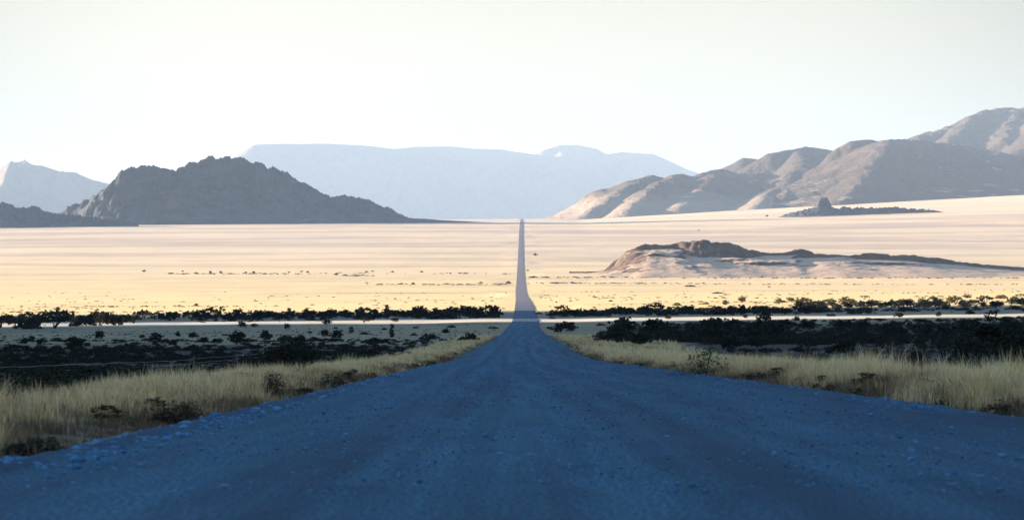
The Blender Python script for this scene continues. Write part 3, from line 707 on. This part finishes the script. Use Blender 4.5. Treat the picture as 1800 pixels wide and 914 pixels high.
# the tall dark tree at the right
near_shrub(1752, 634, 110, 70, 'tall dark spreading tree standing in the thicket at far right', 'round', mm_leaf, 150, 30, 0.035, 0.05, seed=420, name='tree', parts=('trunk', 'crown'), cat='tree')
near_shrub(1700, 640, 90, 50, 'dark bush in front of the tall tree at far right', 'round', mm_leaf, 90, 24, seed=421)
near_shrub(1795, 646, 90, 70, 'dark bush behind the grass at the right edge of the photo', 'round', mm_leaf, 100, 24, seed=422)
# bare forked bush on the right
def bare_bush(px, py, hpx, label, seed):
    p = px_ground(px, py); sc = p[1]/F; H_ = hpx*sc; rg = np.random.default_rng(seed)
    t = bpy.data.objects.new('bare_bush', None); COL.objects.link(t); t.location = tuple(p); t.empty_display_size = 0.3
    big, tw, tips = [], [], []
    def grow(a, d, L, lev):
        k = 6; q = [a]; dd = d.copy()
        for _ in range(k):
            dd = dd+rg.normal(0, 0.10, 3)+np.array([0, 0, 0.05]); dd /= np.linalg.norm(dd); q.append(q[-1]+dd*L/k)
        (big if lev < 2 else tw).append((np.array(q), lev))
        if lev < 4:
            for j in range(3 if lev < 3 else 2):
                i = rg.integers(2, k+1) if j else k
                nd = dd+rg.normal(0, 0.5, 3); nd[2] = abs(nd[2])*0.8+0.15; nd /= np.linalg.norm(nd)
                grow(q[i], nd, L*rg.uniform(0.55, 0.8), lev+1)
        else: tips.append(q[-1])
    for j in range(5):
        an = j*1.26+rg.uniform(-.3, .3); grow(np.array([0., 0, -0.05]), np.array([math.cos(an)*0.75, math.sin(an)*0.75, 0.8]), H_*0.42, 0)
    R0 = [0.028, 0.018, 0.010, 0.007, 0.005]
    v, f = tubes([q for q, l in big], [R0[l] for q, l in big], [R0[l+1] for q, l in big], 5); mesh_obj('branches', v, f, mm_stem, parent=t)
    v, f = tubes([q for q, l in tw], [R0[l] for q, l in tw], [0.003 for q, l in tw], 3); mesh_obj('twigs', v, f, mm_stem, parent=t)
    v, f = leaves(np.array(tips), 5, 0.07, 0.035, rg); mesh_obj('foliage', v, f, mm_leaf, parent=t, smooth=False)
    return tag(t, label, 'bush')
bare_bush(1598, 662, 66, 'bare forked bush with dark twigs above the tall grass at right', 501)

# ------------------------------------------------------------------ undergrowth nobody could count
def merge_scatter(name, spots, lib, mats, kind='stuff'):
    V, Fc = [], []; off = 0
    for (x, y, z, w_, h, st) in spots:
        lv, lf = random.choice(lib[st])[1]; a = random.uniform(0, 6.28); c_, s_ = math.cos(a), math.sin(a)
        sub = np.arange(len(lf)); sub = sub[np.random.default_rng(int(abs(x*7+y))).random(len(sub)) < 0.6]
        q = lv.reshape(-1, 4, 3)[sub].reshape(-1, 3)
        q = np.stack([(q[:, 0]*c_-q[:, 1]*s_)*w_/WID[st]+x, (q[:, 0]*s_+q[:, 1]*c_)*w_/WID[st]+y, q[:, 2]*h+z], 1)
        V.append(q); Fc.append(np.arange(len(q)).reshape(-1, 4)+off); off += len(q)
    return tag(mesh_obj(name, np.concatenate(V), np.concatenate(Fc), mats, smooth=False), kind=kind)
sp = []
def add_scrub(n, dr_, latr, hr, wf, thr=-0.05):
    for _ in range(n):
        d = math.exp(random.uniform(math.log(dr_[0]), math.log(dr_[1]))); x = random.choice([-1, 1]) if latr is None else random.uniform(*latr(d))
        if abs(x) > 0.24*d+15: continue
        if abs(x-float(xc(d))) < HW+4: continue
        n_ = float(fbm(np.array(x/14), np.array(d/30), 2, 91))
        if n_ < thr: continue
        h = random.uniform(*hr); sp.append((x, d, float(height(x, d))-0.03, h*random.uniform(*wf), h, random.choice(['low', 'low', 'round'])))
add_scrub(4200, (36, 530), lambda d: (-0.23*d-8, -min(5+0.115*d, 15.5)-1.5), (0.35, 0.9), (1.8, 3.2), -0.4)
add_scrub(1500, (95, 480), lambda d: (22+0.01*d, 0.23*d+8), (0.35, 0.8), (1.8, 3.2))
add_scrub(2600, (420, 1020), lambda d: (14+0.03*(d-420), 0.23*d+8), (0.6, 2.0), (1.6, 2.8), -0.15)
for _ in range(420):
    d = random.uniform(450, 1120); x = -random.uniform(0.0, 0.23)*d-9; h = random.uniform(0.2, 0.6)
    sp.append((x, d, float(height(x, d)), h*random.uniform(1.6, 3), h, 'low'))
for _ in range(950):
    side = random.choice([-1, 1]); x = side*(random.uniform(0, 1)**0.8*330+9); d = random.uniform(1262, 1425)-0.30*x*random.uniform(0.7, 1.1)
    if side > 0 and d < 1290-0.30*x: continue
    if float(fbm(np.array(x/40), np.array(d/60), 2, 97)) < -0.12: continue
    h = random.uniform(0.8, 3.0); sp.append((x, d, float(height(x, d)), h*random.uniform(1.6, 3), h, random.choice(['low', 'round'])))
merge_scatter('scrub', sp, FAM['dark'], mm_leaf)
sp = []
for _ in range(230):
    d = math.exp(random.uniform(math.log(34), math.log(400))); side = random.choice([-1, 1])
    lat_ = HW+random.uniform(0.1, 1.3)**1.5*random.choice([1, 1, 5]); x = float(xc(d))+side*lat_
    if abs(x) > 0.24*d+3: continue
    h = random.uniform(0.12, 0.34); sp.append((x, d, float(height(x, d))-0.02, h*random.uniform(0.9, 2.4), h, random.choice(['low', 'round', 'column'])))
merge_scatter('weeds', sp, FAM['dry'], mm_dry)
sp = []
for _ in range(1500):   # pale litter shrubs on the far flats and streaks of them on the plain
    d = random.uniform(1250, 3200); x = random.uniform(-0.225, 0.225)*d
    if abs(x-float(xc(d))) < HW+6: continue
    if float(fbm(np.array(x/260), np.array(d/45), 3, 95)) < 0.12: continue
    h = random.uniform(0.5, 1.5); sp.append((x, d, float(height(x, d)), h*random.uniform(2, 4), h, 'low'))
for (pa_, pb_, py, n_) in [(290, 545, 482, 60), (600, 660, 485, 20), (560, 900, 481, 24), (640, 905, 500.5, 70), (925, 1240, 498.5, 70), (930, 1180, 488, 60), (1200, 1800, 489, 90), (1240, 1800, 500, 60), (0, 250, 549, 60), (150, 420, 539, 60), (1150, 1800, 531, 80), (1000, 1400, 524, 40), (1400, 1800, 481, 40)]:
    for _ in range(n_):
        p = px_ground(random.uniform(pa_, pb_), py+random.uniform(-0.9, 0.9)); h = random.uniform(0.8, 2.0)*p[1]/4000*1.3; sp.append((p[0], p[1], p[2], h*random.uniform(2.0, 4.5), h, 'low'))
merge_scatter('distant_scrub', sp, FAM['dry'], mm_dry)

# ------------------------------------------------------------------ grass
def grass():
    rg = np.random.default_rng(77)
    segs = [(22, 62, 11, 30, 1.0), (62, 125, 6.5, 20, 1.0), (125, 300, 2.6, 14, 1.05), (300, 640, 0.8, 11, 1.15)]
    Vs, Fs, Ts, Us = [], [], [], []; off = 0
    for d0, d1, dens, nb, hs in segs:
        for side in (-1, 1):
            wlat = (11.5 if side < 0 else 26)
            n = int((d1-d0)*wlat*dens)
            d = rg.uniform(d0, d1, n); lat = HW-0.15+rg.uniform(0, 1, n)*wlat
            x = xc(d)+side*lat
            nz = fbm(x/9, d/16, 3, 31)
            lim = np.clip(5.5+0.125*d, 9.5, 16)+nz*2 if side < 0 else 21.5-nz*5+0.018*(d-200)
            pt = fbm(x/2.6, d/4.5, 3, 33)
            keep = (fbm(x/0.9, d/1.5, 2, 37) > -0.42) & (lat < lim) & (np.abs(x) < 0.235*d+4) & (pt > -0.34-0.25*(lat > 9)) & (rg.random(n) < np.clip((lat-HW+0.5)/1.0, 0.25, 1))
            x, d, lat, pt, nz = x[keep], d[keep], lat[keep], pt[keep], nz[keep]; n = len(x)
            z = height(x, d)
            edge = sst(HW+0.0, HW+2.0, lat)
            bun = fbm(x/0.9, d/1.5, 2, 37)
            hh = hs*(0.24+0.30*edge+0.50*pt+0.18*nz)*rg.uniform(0.5, 1.4, n)*(0.56 if side < 0 else 0.70); hh = np.maximum(hh*(1+0.6*bun), 0.07)
            tone = np.clip(0.60+1.1*pt+0.3*nz+rg.normal(0, 0.14, n)-0.85*(1-edge), 0, 1)  # tufts by the road darker: bank shading painted in, plus dark weed colour
            # blades
            N = n*nb; bx_ = np.repeat(x, nb)+rg.normal(0, 0.13, N); by_ = np.repeat(d, nb)+rg.normal(0, 0.13, N); bz = np.repeat(z, nb)-0.02
            bh = np.repeat(hh, nb)*rg.uniform(0.55, 1.2, N); an = rg.uniform(0, 2*np.pi, N); lean = rg.gamma(2.0, 0.20, N)*bh
            wd = (0.0035+0.00003*by_)*rg.uniform(0.7, 1.4, N)
            dx, dy = np.cos(an), np.sin(an); px_, py_ = -dy, dx
            b = np.stack([bx_, by_, bz], 1); s_ = np.stack([px_, py_, np.zeros(N)], 1)*wd[:, None]
            m_ = b+np.stack([dx*lean*0.35, dy*lean*0.35, bh*0.6], 1); t_ = b+np.stack([dx*lean, dy*lean, bh], 1)
            v = np.stack([b-s_, b+s_, m_-s_*0.8, m_+s_*0.8, t_], 1).reshape(-1, 3)
            i = off+np.arange(N)*5
            Fs.append((np.stack([i, i+1, i+3, i+2], 1), np.stack([i+2, i+3, i+4], 1))); off += N*5
            Vs.append(v); Ts.append(np.repeat(np.repeat(tone, nb)+rg.normal(0, 0.12, N), 5)); Us.append(np.tile([0, 0, 0.6, 0.6, 1], N))
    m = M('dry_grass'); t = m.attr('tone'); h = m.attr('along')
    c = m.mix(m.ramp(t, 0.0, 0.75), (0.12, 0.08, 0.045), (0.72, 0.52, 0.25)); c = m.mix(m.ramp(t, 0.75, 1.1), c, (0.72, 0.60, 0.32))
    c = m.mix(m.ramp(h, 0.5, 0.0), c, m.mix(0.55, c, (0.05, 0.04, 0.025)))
    m.color(c)
    o = mesh_obj('grass', np.concatenate(Vs), [np.concatenate([f[0] for f in Fs]), np.concatenate([f[1] for f in Fs])], m.m,
                 cols={'tone': np.concatenate(Ts), 'along': np.concatenate(Us)}, smooth=False)
    return tag(o, kind='stuff')
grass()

# ------------------------------------------------------------------ loose stones on the road and along its edge
def stones():
    rg = np.random.default_rng(5)
    ico = np.array([[0, 0, 1], [.89, 0, .45], [.28, .85, .45], [-.72, .53, .45], [-.72, -.53, .45], [.28, -.85, .45], [.72, .53, -.45], [-.28, .85, -.45], [-.89, 0, -.45], [-.28, -.85, -.45], [.72, -.53, -.45], [0, 0, -1]])
    fc = np.array([[0,1,2],[0,2,3],[0,3,4],[0,4,5],[0,5,1],[1,6,2],[2,7,3],[3,8,4],[4,9,5],[5,10,1],[2,6,7],[3,7,8],[4,8,9],[5,9,10],[1,10,6],[6,11,7],[7,11,8],[8,11,9],[9,11,10],[10,11,6]])
    n1 = 9000; d1 = 18*np.exp(rg.uniform(0, 1, n1)*np.log(10.0)); u1 = rg.uniform(-1, 1, n1)*HW*0.98; s1 = 0.006+rg.gamma(1.6, 0.0045, n1)+0.00007*d1
    n2 = 5200; d2 = 22*np.exp(rg.uniform(0, 1, n2)*np.log(9)); u2 = np.where(rg.random(n2) < 0.7, -1, 1)*(HW-0.35+rg.normal(0, 0.28, n2)); s2 = 0.014+rg.gamma(1.6, 0.011, n2)
    d = np.concatenate([d1, d2]); u_ = np.concatenate([u1, u2]); s_ = np.concatenate([s1, s2]); n = len(d)
    x = xc(d)+u_; z = prof(d)+np.interp(d, [0, 60, 400], [0.02, 0.03, 0.06])+0.05+0.05*(1-(u_/HW)**2)+0.0*d
    z = np.where(np.abs(u_) > HW*0.99, height(x, d), z)
    v = ico[None]*(s_[:, None, None]*rg.uniform(0.6, 1.25, (n, 12, 1)))*np.array([1.2, 1.0, 0.7])
    a = rg.uniform(0, 6.28, n); ca, sa = np.cos(a)[:, None], np.sin(a)[:, None]
    v = np.stack([v[..., 0]*ca-v[..., 1]*sa+x[:, None], v[..., 0]*sa+v[..., 1]*ca+d[:, None], v[..., 2]+(z+s_*0.25)[:, None]], -1).reshape(-1, 3)
    f = (fc[None]+np.arange(n)[:, None, None]*12).reshape(-1, 3)
    m = M('stones'); ge = m.n('ShaderNodeNewGeometry')
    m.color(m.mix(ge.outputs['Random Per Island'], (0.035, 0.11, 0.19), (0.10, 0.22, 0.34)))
    return tag(mesh_obj('stones', v, f, m.m, smooth=False), kind='stuff')
stones()

# ------------------------------------------------------------------ wire fence in the scrub on the left
fe = bpy.data.objects.new('wire_fence', None); COL.objects.link(fe); fe.location = (-31, 150, float(height(-31, 150)))
tag(fe, 'low wire fence with thin posts in the dark scrub left of the road', 'fence')
mw = M('galvanised_wire'); mw.color((0.42, 0.42, 0.41)); mw.b.inputs['Roughness'].default_value = 0.4; mw.b.inputs['Metallic'].default_value = 0.3
O_ = np.array(fe.location)
ys = np.arange(110, 341, 10.0); xs_ = -31+0.8*np.sin(ys/37); zs_ = height(xs_, ys)
for hgt in (0.45, 0.85):
    pts = []
    for i in range(len(ys)-1):
        for t in np.linspace(0, 1, 6)[:-1]:
            pts.append((xs_[i]*(1-t)+xs_[i+1]*t, ys[i]*(1-t)+ys[i+1]*t, zs_[i]*(1-t)+zs_[i+1]*t+hgt-0.20*t*(1-t)))
    v, f = tubes([np.array(pts)-O_], [0.006], [0.006], 4); mesh_obj('wire', v, f, mw.m, parent=fe)
for i in range(0, len(ys)):
    v, f = tubes([np.array([[xs_[i]+0.02, ys[i], zs_[i]-0.2], [xs_[i]+0.01, ys[i], zs_[i]+0.4], [xs_[i], ys[i], zs_[i]+0.98]])-O_], [0.032], [0.026], 6); mesh_obj('post', v, f, mm_stem, parent=fe)
